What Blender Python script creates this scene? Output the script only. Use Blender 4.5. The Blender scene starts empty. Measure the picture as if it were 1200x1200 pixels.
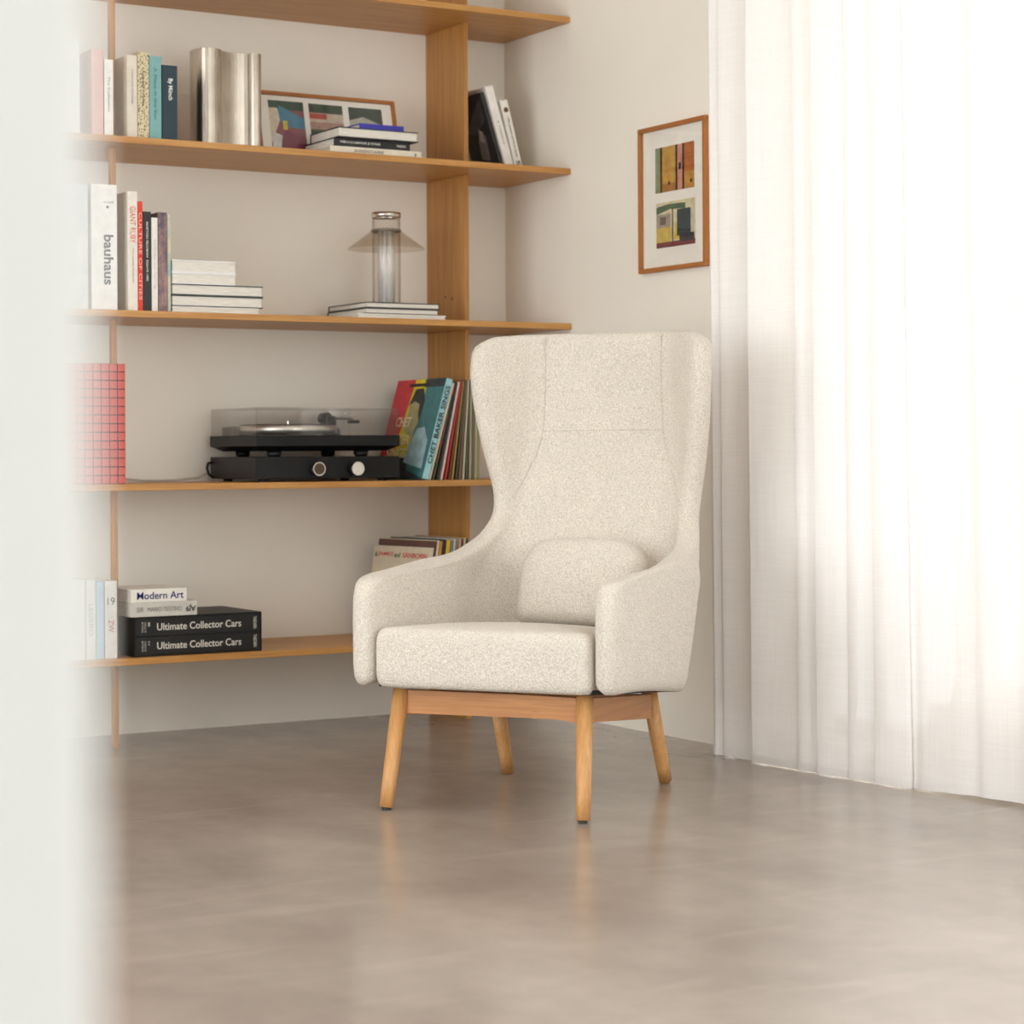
import bpy, bmesh, math, random
from mathutils import Matrix, Vector, Euler
random.seed(7)
PI = math.pi
sc = bpy.context.scene
COL = sc.collection

# ------------------------------------------------------------------ camera
CAM = Vector((-3.7318, -6.3124, 0.85)); YAW = 0.5364; ROLL = -0.0055
fw = Vector((math.sin(YAW), math.cos(YAW), 0)); r0 = Vector((math.cos(YAW), -math.sin(YAW), 0)); u0 = Vector((0, 0, 1))
rt = r0*math.cos(ROLL) + u0*math.sin(ROLL); up = u0*math.cos(ROLL) - r0*math.sin(ROLL)
cd = bpy.data.cameras.new('camera'); cam = bpy.data.objects.new('camera', cd); COL.objects.link(cam)
m = Matrix.Identity(4)
for i in range(3):
    m[i][0] = rt[i]; m[i][1] = up[i]; m[i][2] = -fw[i]; m[i][3] = CAM[i]
cam.matrix_world = m
cd.sensor_width = 36; cd.sensor_fit = 'HORIZONTAL'; cd.lens = 2561.37*36/1200
cd.shift_y = -(600-529.765)/1200
cd.clip_start = 0.02; cd.clip_end = 100
cd.dof.use_dof = True; cd.dof.focus_distance = 5.5
cd.dof.aperture_fstop = (cd.lens/1000)/0.0195
sc.camera = cam

# ------------------------------------------------------------------ light
w = bpy.data.worlds.new('daylight'); sc.world = w; w.use_nodes = True
bg = w.node_tree.nodes['Background']; bg.inputs[0].default_value = (0.97, 0.985, 1.0, 1); bg.inputs[1].default_value = 3.4

def portal(name, loc, rot, sx, sy):
    l = bpy.data.lights.new(name, 'AREA'); l.shape = 'RECTANGLE'; l.size = sx; l.size_y = sy
    l.cycles.is_portal = True
    o = bpy.data.objects.new(name, l); o.location = loc; o.rotation_euler = rot; COL.objects.link(o)
portal('daylight_portal', (0.32, -4.0, 1.5), (0, PI/2, 0), 2.6, 5.2)          # window behind the curtain
portal('daylight_portal', (-5.72, -2.85, 1.45), (0, -PI/2, 0), 2.5, 3.5)       # window in the left wall
portal('daylight_portal', (-1.65, -9.1, 1.45), (PI/2, 0, 0), 2.5, 2.5)         # window behind the viewer
vs = sc.view_settings
vs.view_transform = 'Standard'; vs.look = 'None'; vs.gamma = 1; vs.use_curve_mapping = False
vs.exposure = 0.8
sc.cycles.transparent_max_bounces = 24; sc.cycles.max_bounces = 9; sc.cycles.diffuse_bounces = 5

# ------------------------------------------------------------------ materials
MATS = {}
def new_mat(name):
    mt = bpy.data.materials.new(name); mt.use_nodes = True
    nt = mt.node_tree; return mt, nt, nt.nodes['Principled BSDF']
def srgb(h):
    h = h.lstrip('#'); v = [int(h[i:i+2], 16)/255 for i in (0, 2, 4)]
    return tuple((c/12.92 if c <= .04045 else ((c+.055)/1.055)**2.4) for c in v) + (1,)
def plain(hexc, rough=.55, metal=0.0, noise=.06):
    k = (hexc, rough, metal)
    if k in MATS: return MATS[k]
    mt, nt, b = new_mat('paint_'+hexc.strip('#')); c = srgb(hexc)
    n = nt.nodes.new('ShaderNodeTexNoise'); n.inputs['Scale'].default_value = 40; n.inputs['Detail'].default_value = 4
    tc = nt.nodes.new('ShaderNodeTexCoord'); nt.links.new(tc.outputs['Object'], n.inputs['Vector'])
    r = nt.nodes.new('ShaderNodeValToRGB'); r.color_ramp.elements[0].position = .3; r.color_ramp.elements[1].position = .7
    r.color_ramp.elements[0].color = tuple(x*(1-noise) for x in c[:3])+(1,); r.color_ramp.elements[1].color = tuple(min(1, x*(1+noise)) for x in c[:3])+(1,)
    nt.links.new(n.outputs['Fac'], r.inputs['Fac']); nt.links.new(r.outputs['Color'], b.inputs['Base Color'])
    b.inputs['Roughness'].default_value = rough; b.inputs['Metallic'].default_value = metal
    MATS[k] = mt; return mt
def mixramp(nt, fac, c0, c1, p0=.3, p1=.7):
    r = nt.nodes.new('ShaderNodeValToRGB'); e = r.color_ramp.elements
    e[0].position = p0; e[1].position = p1; e[0].color = c0; e[1].color = c1
    nt.links.new(fac, r.inputs['Fac']); return r
def texn(nt, scale, vec, detail=4, rough=.55):
    n = nt.nodes.new('ShaderNodeTexNoise'); n.inputs['Scale'].default_value = scale
    n.inputs['Detail'].default_value = detail; n.inputs['Roughness'].default_value = rough
    nt.links.new(vec, n.inputs['Vector']); return n
def mapping(nt, scale, kind='Object'):
    tc = nt.nodes.new('ShaderNodeTexCoord'); mp = nt.nodes.new('ShaderNodeMapping')
    mp.inputs['Scale'].default_value = scale; nt.links.new(tc.outputs[kind], mp.inputs['Vector']); return mp.outputs['Vector']
def bump(nt, b, h, s, d=.002):
    bp = nt.nodes.new('ShaderNodeBump'); bp.inputs['Strength'].default_value = s; bp.inputs['Distance'].default_value = d
    nt.links.new(h, bp.inputs['Height']); nt.links.new(bp.outputs['Normal'], b.inputs['Normal'])
def mixc(nt, a, bb, fac, mode='MIX'):
    mx = nt.nodes.new('ShaderNodeMix'); mx.data_type = 'RGBA'; mx.blend_type = mode
    if isinstance(fac, float): mx.inputs[0].default_value = fac
    else: nt.links.new(fac, mx.inputs[0])
    nt.links.new(a, mx.inputs[6]); nt.links.new(bb, mx.inputs[7]); return mx.outputs[2]

def wood(name, axis, dark, light, rough=.42):
    mt, nt, b = new_mat(name)
    s = [26, 26, 26]; s[axis] = 1.3
    v = mapping(nt, s); n1 = texn(nt, 2.2, v, 6, .6)
    s2 = [150, 150, 150]; s2[axis] = 5
    n2 = texn(nt, 1.5, mapping(nt, s2), 3)
    s3 = [3, 3, 3]; s3[axis] = .6
    n3 = texn(nt, 1.2, mapping(nt, s3), 2)
    c1 = mixramp(nt, n1.outputs['Fac'], srgb(dark), srgb(light), .32, .68)
    c2 = mixramp(nt, n2.outputs['Fac'], (.78, .74, .70, 1), (1, 1, 1, 1), .35, .55)
    c3 = mixramp(nt, n3.outputs['Fac'], (.88, .86, .84, 1), (1, 1, 1, 1))
    o = mixc(nt, c1.outputs[0], c2.outputs[0], .6, 'MULTIPLY'); o = mixc(nt, o, c3.outputs[0], .8, 'MULTIPLY')
    nt.links.new(o, b.inputs['Base Color']); b.inputs['Roughness'].default_value = rough
    bump(nt, b, n2.outputs['Fac'], .15, .001); return mt
OAK_X = wood('oak_shelf', 0, '#b8803f', '#cf9a58')
OAK_Z = wood('oak_upright', 2, '#b27a3c', '#c99350')
OAK_LEG = wood('oak_leg', 2, '#c98f52', '#ddab70')
OAK_RAIL = wood('oak_rail', 0, '#b57a44', '#c98d55')
OAK_RAILY = wood('oak_side_rail', 1, '#b57a44', '#c98d55')
FRAME_WOOD = wood('frame_wood', 0, '#a5642c', '#bb7838')
FRAME_WOODZ = wood('frame_wood_upright', 2, '#a5642c', '#bb7838')

def wall_mat(name, hexc):
    mt, nt, b = new_mat(name)
    v = mapping(nt, (1, 1, 1)); n1 = texn(nt, 1.3, v, 5); n2 = texn(nt, 90, v, 3)
    c = srgb(hexc); r = mixramp(nt, n1.outputs['Fac'], tuple(x*.95 for x in c[:3])+(1,), c)
    nt.links.new(r.outputs[0], b.inputs['Base Color']); b.inputs['Roughness'].default_value = .85
    bump(nt, b, n2.outputs['Fac'], .12, .002); return mt
WALL = wall_mat('plaster_wall', '#f5efe3')
WALL_WHITE = wall_mat('white_wall', '#e6e7e5')
CEIL = wall_mat('ceiling_paint', '#f6f3ee')

def floor_mat():
    mt, nt, b = new_mat('polished_concrete')
    v = mapping(nt, (1, 1, 1))
    n0 = texn(nt, .9, v, 6, .62); n1 = texn(nt, 3.0, mapping(nt, (1.0, .55, 1)), 5, .55); n2 = texn(nt, 12, v, 2)
    c0 = mixramp(nt, n0.outputs['Fac'], srgb('#918478'), srgb('#aa9e93'), .3, .7)
    c1 = mixramp(nt, n1.outputs['Fac'], srgb('#877a70'), srgb('#b5a99d'), .3, .72)
    o = mixc(nt, c0.outputs[0], c1.outputs[0], .5)
    sp = mixramp(nt, n2.outputs['Fac'], (.95, .95, .95, 1), (1.02, 1.02, 1.02, 1), .35, .65)
    o = mixc(nt, o, sp.outputs[0], .8, 'MULTIPLY')
    # faint light trowel scratches
    wv = nt.nodes.new('ShaderNodeTexNoise'); wv.inputs['Scale'].default_value = 2.2; wv.inputs['Detail'].default_value = 4; wv.inputs['Distortion'].default_value = 1.6
    nt.links.new(mapping(nt, (.5, 2.6, 1)), wv.inputs['Vector'])
    sr = mixramp(nt, wv.outputs['Fac'], (0, 0, 0, 1), (1, 1, 1, 1), .58, .82)
    lt = nt.nodes.new('ShaderNodeRGB'); lt.outputs[0].default_value = srgb('#c2b6a8')
    fr = nt.nodes.new('ShaderNodeMath'); fr.operation = 'MULTIPLY'; fr.inputs[1].default_value = .35
    nt.links.new(sr.outputs[0], fr.inputs[0])
    o = mixc(nt, o, lt.outputs[0], fr.outputs[0])
    nt.links.new(o, b.inputs['Base Color'])
    rr = mixramp(nt, n1.outputs['Fac'], (.205, .205, .205, 1), (.24, .24, .24, 1))
    nt.links.new(rr.outputs[0], b.inputs['Roughness'])
    b.inputs['Specular IOR Level'].default_value = 1.0
    return mt
FLOOR = floor_mat()

def boucle():
    mt, nt, b = new_mat('boucle_fabric')
    v = mapping(nt, (1, 1, 1))
    n1 = texn(nt, 300, v, 3, .6)
    vo = nt.nodes.new('ShaderNodeTexVoronoi'); vo.inputs['Scale'].default_value = 260; nt.links.new(v, vo.inputs['Vector'])
    r = mixramp(nt, n1.outputs['Fac'], srgb('#c2b7a8'), srgb('#ede5d9'), .30, .62)
    n3 = texn(nt, 9, v, 3); r3 = mixramp(nt, n3.outputs['Fac'], (.95, .95, .95, 1), (1, 1, 1, 1))
    o = mixc(nt, r.outputs[0], r3.outputs[0], .8, 'MULTIPLY')
    nt.links.new(o, b.inputs['Base Color']); b.inputs['Roughness'].default_value = .95
    b.inputs['Sheen Weight'].default_value = .15
    ad = nt.nodes.new('ShaderNodeMath'); ad.operation = 'SUBTRACT'
    nt.links.new(n1.outputs['Fac'], ad.inputs[0]); nt.links.new(vo.outputs['Distance'], ad.inputs[1])
    bump(nt, b, ad.outputs[0], .6, .003); return mt
BOUCLE = boucle()

def curtain_mat():
    mt = bpy.data.materials.new('sheer_linen'); mt.use_nodes = True; nt = mt.node_tree; nt.nodes.clear()
    out = nt.nodes.new('ShaderNodeOutputMaterial')
    tc = nt.nodes.new('ShaderNodeTexCoord')
    def weave(s):
        mp = nt.nodes.new('ShaderNodeMapping'); mp.inputs['Scale'].default_value = s
        nt.links.new(tc.outputs['Object'], mp.inputs['Vector']); return texn(nt, 1, mp.outputs['Vector'], 4)
    a = weave((260, 260, 5)); h = weave((7, 7, 330))
    ra = mixramp(nt, a.outputs['Fac'], srgb('#ece8e5'), srgb('#f7f3f0')); rh = mixramp(nt, h.outputs['Fac'], srgb('#ece8e5'), srgb('#f7f3f0'))
    c = mixc(nt, ra.outputs[0], rh.outputs[0], .5)
    d = nt.nodes.new('ShaderNodeBsdfDiffuse'); t = nt.nodes.new('ShaderNodeBsdfTranslucent'); tr = nt.nodes.new('ShaderNodeBsdfTransparent')
    nt.links.new(c, d.inputs[0]); nt.links.new(c, t.inputs[0])
    m1 = nt.nodes.new('ShaderNodeMixShader'); m1.inputs[0].default_value = .05
    nt.links.new(d.outputs[0], m1.inputs[1]); nt.links.new(t.outputs[0], m1.inputs[2])
    m2 = nt.nodes.new('ShaderNodeMixShader'); m2.inputs[0].default_value = .026
    nt.links.new(m1.outputs[0], m2.inputs[1]); nt.links.new(tr.outputs[0], m2.inputs[2])
    nt.links.new(m2.outputs[0], out.inputs[0]); return mt
CURTAIN = curtain_mat()

def thin_glass(name, tint, gloss=.5, rough=.03):
    mt = bpy.data.materials.new(name); mt.use_nodes = True; nt = mt.node_tree; nt.nodes.clear()
    out = nt.nodes.new('ShaderNodeOutputMaterial'); tr = nt.nodes.new('ShaderNodeBsdfTransparent'); tr.inputs[0].default_value = tint
    g = nt.nodes.new('ShaderNodeBsdfGlossy'); g.inputs['Roughness'].default_value = rough
    fr = nt.nodes.new('ShaderNodeFresnel'); fr.inputs[0].default_value = 1.5
    mu = nt.nodes.new('ShaderNodeMath'); mu.operation = 'MULTIPLY_ADD'; mu.inputs[1].default_value = gloss; mu.inputs[2].default_value = .02
    gm = nt.nodes.new('ShaderNodeNewGeometry'); ib = nt.nodes.new('ShaderNodeMath'); ib.operation = 'SUBTRACT'; ib.inputs[0].default_value = 1
    nt.links.new(gm.outputs['Backfacing'], ib.inputs[1]); fm = nt.nodes.new('ShaderNodeMath'); fm.operation = 'MULTIPLY'
    nt.links.new(fr.outputs[0], fm.inputs[0]); nt.links.new(ib.outputs[0], fm.inputs[1]); nt.links.new(fm.outputs[0], mu.inputs[0])
    mx = nt.nodes.new('ShaderNodeMixShader'); nt.links.new(mu.outputs[0], mx.inputs[0])
    nt.links.new(tr.outputs[0], mx.inputs[1]); nt.links.new(g.outputs[0], mx.inputs[2]); nt.links.new(mx.outputs[0], out.inputs[0]); return mt
PANE = thin_glass('window_glass', (.97, .98, .98, 1), .6, .0)
LID = thin_glass('clear_acrylic', (.93, .925, .92, 1), .9, .03)
LAMPGLASS = thin_glass('ribbed_glass', (.985, .98, .975, 1), .45, .10)
SHADEGLASS = thin_glass('smoked_glass', (.91, .885, .85, 1), .5, .1)

def steel_mat():
    mt, nt, b = new_mat('brushed_steel')
    n = texn(nt, 1, mapping(nt, (240, 240, 4)), 4); n2 = texn(nt, 9, mapping(nt, (1, 1, .6)), 4)
    r = mixramp(nt, n2.outputs['Fac'], srgb('#a49a8c'), srgb('#d0c7ba')); nt.links.new(r.outputs[0], b.inputs['Base Color'])
    b.inputs['Metallic'].default_value = 1
    rr = mixramp(nt, n.outputs['Fac'], (.24, .24, .24, 1), (.38, .38, .38, 1)); nt.links.new(rr.outputs[0], b.inputs['Roughness'])
    bump(nt, b, n.outputs['Fac'], .12, .001); return mt
STEEL = steel_mat()
CHROME = plain('#d8d4cc', .22, 1.0)
BLACK = plain('#100f0f', .4); BLACKS = plain('#141313', .5)
for _m in (BLACK, BLACKS): _m.node_tree.nodes['Principled BSDF'].inputs['Specular IOR Level'].default_value = .3

def speckle(name, c0, c1, scale, p0=.42, p1=.58, rough=.6):
    mt, nt, b = new_mat(name); n = texn(nt, scale, mapping(nt, (1, 1, 1)), 5, .65)
    r = mixramp(nt, n.outputs['Fac'], srgb(c0), srgb(c1), p0, p1); nt.links.new(r.outputs[0], b.inputs['Base Color'])
    b.inputs['Roughness'].default_value = rough; return mt
def pages_mat():
    mt, nt, b = new_mat('paper_pages'); n = texn(nt, 1, mapping(nt, (900, 30, 30)), 3)
    r = mixramp(nt, n.outputs['Fac'], srgb('#cfc8bc'), srgb('#f0ebe2')); nt.links.new(r.outputs[0], b.inputs['Base Color'])
    b.inputs['Roughness'].default_value = .9; return mt
PAGES = pages_mat()

# ------------------------------------------------------------------ mesh helpers
def link(name, me, mat, parent=None, mw=None, smooth=False):
    o = bpy.data.objects.new(name, me); COL.objects.link(o)
    if mat is not None and not me.materials: me.materials.append(mat)
    if parent is not None: o.parent = parent
    if mw is not None: o.matrix_local = mw
    if smooth:
        for p in me.polygons: p.use_smooth = True
    return o
def obj(name, bm, mat, parent=None, mw=None, smooth=False):
    bmesh.ops.recalc_face_normals(bm, faces=bm.faces)
    me = bpy.data.meshes.new(name); bm.to_mesh(me); bm.free()
    return link(name, me, mat, parent, mw, smooth)
def box(x0, x1, y0, y1, z0, z1, bev=0.0, seg=2, bm=None):
    t = bmesh.new(); bmesh.ops.create_cube(t, size=1)
    for v in t.verts:
        v.co = Vector(((x0+x1)/2+v.co.x*(x1-x0), (y0+y1)/2+v.co.y*(y1-y0), (z0+z1)/2+v.co.z*(z1-z0)))
    if bev: bmesh.ops.bevel(t, geom=list(t.edges), offset=bev, segments=seg, affect='EDGES', profile=.5)
    if bm is None: return t
    me = bpy.data.meshes.new('tmp'); t.to_mesh(me); t.free(); bm.from_mesh(me); bpy.data.meshes.remove(me); return bm
def tube(pts, rad, n=10, bm=None, closed=False):
    bm = bm or bmesh.new(); pts = [Vector(p) for p in pts]; rings = []
    N = len(pts); rad = rad if isinstance(rad, (list, tuple)) else [rad]*N
    prev = None
    for i, p in enumerate(pts):
        d = (pts[(i+1) % N if closed else min(i+1, N-1)] - pts[(i-1) % N if closed else max(i-1, 0)]).normalized()
        a = prev if prev is not None else (Vector((1, 0, 0)) if abs(d.x) < .8 else Vector((0, 1, 0)))
        a = (a - d*a.dot(d)).normalized(); b = d.cross(a); prev = a
        rings.append([bm.verts.new(p+(a*math.cos(2*PI*k/n)+b*math.sin(2*PI*k/n))*rad[i]) for k in range(n)])
    for i in range(N if closed else N-1):
        r, q = rings[i], rings[(i+1) % N]
        for k in range(n): bm.faces.new((r[k], r[(k+1) % n], q[(k+1) % n], q[k]))
    if not closed: bm.faces.new(rings[0][::-1]); bm.faces.new(rings[-1])
    return bm
def lathe(prof, n=40, bm=None, close=False):
    bm = bm or bmesh.new(); rings = []
    for r, z in prof:
        rings.append([bm.verts.new((r*math.cos(2*PI*k/n), r*math.sin(2*PI*k/n), z)) for k in range(n)])
    M = len(rings)
    for i in range(M if close else M-1):
        a, b = rings[i], rings[(i+1) % M]
        for k in range(n): bm.faces.new((a[k], a[(k+1) % n], b[(k+1) % n], b[k]))
    if not close:
        bm.faces.new(rings[0][::-1]); bm.faces.new(rings[-1])
    return bm
def ring_solid(outline, prof, cen):
    """outline: closed 2D points; prof: list of (scale, z); first and last rings get capped by fans."""
    bm = bmesh.new(); rings = []; n = len(outline)
    for s, z in prof:
        rings.append([bm.verts.new((cen[0]+(x-cen[0])*s, cen[1]+(y-cen[1])*s, z)) for x, y in outline])
    for a, b in zip(rings[:-1], rings[1:]):
        for k in range(n): bm.faces.new((a[k], a[(k+1) % n], b[(k+1) % n], b[k]))
    for r, flip in ((rings[0], True), (rings[-1], False)):
        c = bm.verts.new(sum((v.co for v in r), Vector())/n)
        for k in range(n):
            f = (r[k], r[(k+1) % n], c); bm.faces.new(f[::-1] if flip else f)
    return bm
def thing(name, label, cat, mw=None, group=None):
    o = bpy.data.objects.new(name, None); COL.objects.link(o); o.empty_display_size = .05
    if mw is not None: o.matrix_world = mw
    return tag(o, label, cat, group)
def tag(o, label, cat, group=None):
    o['label'] = label; o['category'] = cat
    if group: o['group'] = group
    return o
def struct(o, label=None):
    o['kind'] = 'structure'
    if label: o['label'] = label
    return o
def T(x, y, z): return Matrix.Translation((x, y, z))
def axes(o, X, Y, Z):
    mm = Matrix.Identity(4)
    for i in range(3):
        mm[i][0] = X[i]; mm[i][1] = Y[i]; mm[i][2] = Z[i]; mm[i][3] = o[i]
    return mm
def text_mesh(s, length, height, bold=0.0, spacing=1.0):
    """text in the XY plane, centred on the origin, fitted to length x cap height"""
    cu = bpy.data.curves.new('lettering', 'FONT'); cu.body = s; cu.align_x = 'CENTER'; cu.align_y = 'CENTER'
    cu.size = 1; cu.offset = bold; cu.resolution_u = 3; cu.extrude = .01; cu.space_character = spacing
    o = bpy.data.objects.new('lettering_tmp', cu); COL.objects.link(o)
    bpy.context.view_layer.update()
    me = bpy.data.meshes.new_from_object(o.evaluated_get(bpy.context.evaluated_depsgraph_get()))
    bpy.data.objects.remove(o); bpy.data.curves.remove(cu)
    xs = [v.co.x for v in me.vertices]; ys = [v.co.y for v in me.vertices]
    if not xs: return me
    sx = length/max(1e-6, max(xs)-min(xs)); sy = height/max(1e-6, max(ys)-min(ys))
    cx, cy = (max(xs)+min(xs))/2, (max(ys)+min(ys))/2
    for v in me.vertices: v.co = Vector(((v.co.x-cx)*sx, (v.co.y-cy)*sy, v.co.z*.03))
    return me
def lettering(parent, s, length, height, o, X, Y, col, bold=0.0, spacing=1.0, name='lettering'):
    X = Vector(X); Y = Vector(Y); Z = X.cross(Y)
    return link(name, text_mesh(s, length, height, bold, spacing), plain(col, .6), parent, axes(o, X, Y, Z))
def flat_print(name, parent, o, X, Y, polys, thick=.0003):
    """a flat printed picture: coloured patches; polys = [(hex, [(u,v),...])], metres in the X/Y plane"""
    X = Vector(X).normalized(); Y = Vector(Y).normalized(); Z = X.cross(Y)
    me = bpy.data.meshes.new(name); vv = []; ff = []; mi = []; cols = []
    for k, (c, pts) in enumerate(polys):
        b = len(vv); vv += [(p[0], p[1], thick*(1+k*.25)) for p in pts]; ff.append(tuple(range(b, b+len(pts))))
        if c not in cols: cols.append(c)
        mi.append(cols.index(c))
    me.from_pydata(vv, [], ff)
    for c in cols: me.materials.append(plain(c, .5, 0, .18))
    for p, i in zip(me.polygons, mi): p.material_index = i
    return link(name, me, None, parent, axes(o, X, Y, Z))
def R4(x0, y0, x1, y1): return [(x0, y0), (x1, y0), (x1, y1), (x0, y1)]

# ------------------------------------------------------------------ room
RX0, RY0, H = -5.6, -9.0, 2.85
struct(obj('floor', box(RX0-.15, .25, RY0-.15, .2, -.12, 0), FLOOR), 'polished taupe concrete floor')
struct(obj('ceiling', box(RX0-.15, .25, RY0-.15, .2, H, H+.15), CEIL))
struct(obj('wall_back', box(RX0-.15, 0.0, 0, .2, 0, H), WALL), 'off-white plaster wall behind the bookcase')
WY0, WY1, WZ0, WZ1 = -1.42, -6.6, .205, 2.72
bm = box(0, .25, WY0, .2, 0, H)
box(0, .25, WY1, -2.09, 0, WZ0, bm=bm); box(0, .25, -2.09, WY0, 0, .06, bm=bm); box(0, .25, WY1, WY0, WZ1, H, bm=bm); box(0, .25, RY0, WY1, 0, H, bm=bm)
struct(obj('wall_right', bm, WALL), 'off-white plaster wall with the framed prints and the window')
bm = box(RX0-.15, RX0, RY0, -4.6, 0, H)
box(RX0-.15, RX0, -1.1, 0, 0, H, bm=bm); box(RX0-.15, RX0, -4.6, -1.1, 0, .15, bm=bm); box(RX0-.15, RX0, -4.6, -1.1, 2.7, H, bm=bm)
struct(obj('wall_left', bm, WALL_WHITE))
bm = box(RX0, -2.9, RY0-.15, RY0, 0, H); box(-.4, 0, RY0-.15, RY0, 0, H, bm=bm)
box(-2.9, -.4, RY0-.15, RY0, 0, .15, bm=bm); box(-2.9, -.4, RY0-.15, RY0, 2.7, H, bm=bm)
struct(obj('wall_front', bm, WALL_WHITE))
struct(obj('wall_near', box(RX0, -3.5395, -5.786, -5.666, 0, H, .004), WALL_WHITE), 'white wall end close to the viewer, out of focus')

def window(name, axis, at, a0, a1, z0, z1, n, lab):
    root = bpy.data.objects.new(name, None); COL.objects.link(root); struct(root, lab)
    FR = plain('#e9e6e0', .4); t = .05
    def bx(lo, hi, zz0, zz1, d):
        return box(at-d, at+d, lo, hi, zz0, zz1) if axis == 'y' else box(lo, hi, at-d, at+d, zz0, zz1)
    for lo, hi, q0, q1 in ((a0, a1, z0, z0+t), (a0, a1, z1-t, z1), (a0, a0+t, z0+t, z1-t), (a1-t, a1, z0+t, z1-t)):
        obj('frame_bar', bx(lo, hi, q0, q1, .03), FR, root)
    wdt = (a1-a0-2*t)/n
    for k in range(n):
        lo = a0+t+k*wdt
        obj('pane', bx(lo, lo+wdt, z0+t, z1-t, .003), PANE, root)
        if k: obj('mullion', bx(lo-t/2, lo+t/2, z0+t, z1-t, .03), FR, root)
window('window_1', 'y', .17, WY1, -2.09, WZ0, WZ1, 2, 'bright window above the low wall behind the sheer curtain')
window('window_4', 'y', .17, -2.09, WY0, .06, WZ1, 1, 'narrow floor-length window behind the curtain folds')
window('window_2', 'y', RX0-.08, -4.6, -1.1, .15, 2.7, 2, 'large window in the left wall')
window('window_3', 'x', RY0-.08, -2.9, -.4, .15, 2.7, 2, 'large window behind the viewer')
struct(obj('trim_1', box(.03, .12, -2.335, -2.14, .205, .262, .006), WALL), 'low block standing on the window sill behind the curtain')

# ------------------------------------------------------------------ bookcase
SD, TH = .4145, .0192
ZS = dict(A=2.2384, B=1.7542, C=1.2596, D=.7648, E=.2684)
bc = thing('bookcase', 'oak wall bookcase with five long shelves filling the corner', 'bookcase', T(-1.4, 0, 0))
inv = T(1.4, 0, 0)
def part(name, bm, mat, parent, minv, smooth=False):
    bm.transform(minv); return obj(name, bm, mat, parent, None, smooth)
SHELF = {}
for k, z in ZS.items(): SHELF[k] = part('shelf', box(-3.4, -.002, -SD, -.001, z-TH, z, .0015), OAK_X, bc, inv)
levels = [0]+[ZS[k] for k in 'EDCBA']+[H-.002]
for i in range(6):
    z0 = levels[i]+.0002; z1 = (levels[i+1]-TH-.0002) if i < 5 else H-.002
    part('upright', box(-.3005, -.2845, -.252, -.001, z0, z1, .001), OAK_Z, bc, inv)
    part('upright', box(-1.499, -1.4825, -.2975, -.2785, z0, z1, .001), OAK_Z, bc, inv)
kn = obj('wood_knots', tube([(-.3007, -.17, 1.345), (-.3009, -.17, 1.345)], .0055, 10), plain('#6b3f1d', .6), bc, inv)
tube_b = tube([(-.3007, -.125, 1.352), (-.3009, -.125, 1.352)], .005, 10); o2 = obj('wood_knots', tube_b, plain('#6b3f1d', .6), bc, inv)
kn.name = 'knot'; o2.name = 'knot'

# ------------------------------------------------------------------ books
def book(label, t, d, h, mw, cover, group=None, name='book', pages=True, texts=(), soft=False, spine_mat=None, cat='book'):
    """local: thickness x 0..t, depth y 0..d (spine at y=0), height z 0..h"""
    root = thing(name, label, cat, mw, group)
    cm = plain(cover, .5) if isinstance(cover, str) else cover
    b = .0014 if soft else .003
    b = min(b, t*.2); ov = 0 if soft else .003
    bm = box(0, t, 0, b*1.4, 0, h, min(.0008, b*.3), 1)
    box(0, b, b*1.4, d, 0, h, bm=bm); box(t-b, t, b*1.4, d, 0, h, bm=bm)
    obj('cover', bm, cm, root)
    if spine_mat: obj('spine_print', box(.0005, t-.0005, -.0004, 0, .001, h-.001), spine_mat, root)
    if pages: obj('pages', box(b, t-b, b*1.4, d-ov, ov, h-ov), PAGES, root)
    for s, zc, ln, ht, col, mode, xo, bold in texts:
        # mode 'd' reads downwards on a standing spine, 'u' upwards (= left to right when lying), 'h' across a standing spine
        X, Y = {'d': ((0, 0, -1), (1, 0, 0)), 'u': ((0, 0, 1), (-1, 0, 0)), 'h': ((1, 0, 0), (0, 0, 1))}[mode]
        lettering(root, s, ln, ht, (t*xo, -.0009, h*zc), X, Y, col, bold)
    return root
YS = -.385
def stand(key, x0, x1, ztop, d, label, cover, y=YS, **k):
    return book(label, x1-x0-.0006, d, ztop-ZS[key], T(x0+.0003, y, ZS[key]+.0003), cover, **k)
def lean(key, xb, t, h, d, deg, label, cover, y=YS, **k):
    """bottom corner xb on the shelf; deg > 0 leans the top towards +x; the lower corner touches the shelf"""
    a = math.radians(deg)
    mw = T(xb, y, ZS[key]+.0003+(t*math.sin(a) if a > 0 else 0)) @ Matrix.Rotation(a, 4, 'Y')
    return book(label, t, d, h, mw, cover, **k)
def lie(z, x0, x1, t, d, label, cover, y=YS, fore=False, turn=0, **k):
    if fore:
        mw = T(x1, y+d, z+t) @ Matrix.Rotation(PI, 4, 'Z') @ Matrix.Rotation(PI/2, 4, 'Y')
    else:
        mw = T(x0, y, z+t) @ Matrix.Rotation(PI/2, 4, 'Y')
    if turn: mw = T((x0+x1)/2, y+d/2, 0) @ Matrix.Rotation(math.radians(turn), 4, 'Z') @ T(-(x0+x1)/2, -y-d/2, 0) @ mw
    return book(label, t, d, x1-x0, mw, cover, **k)

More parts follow.
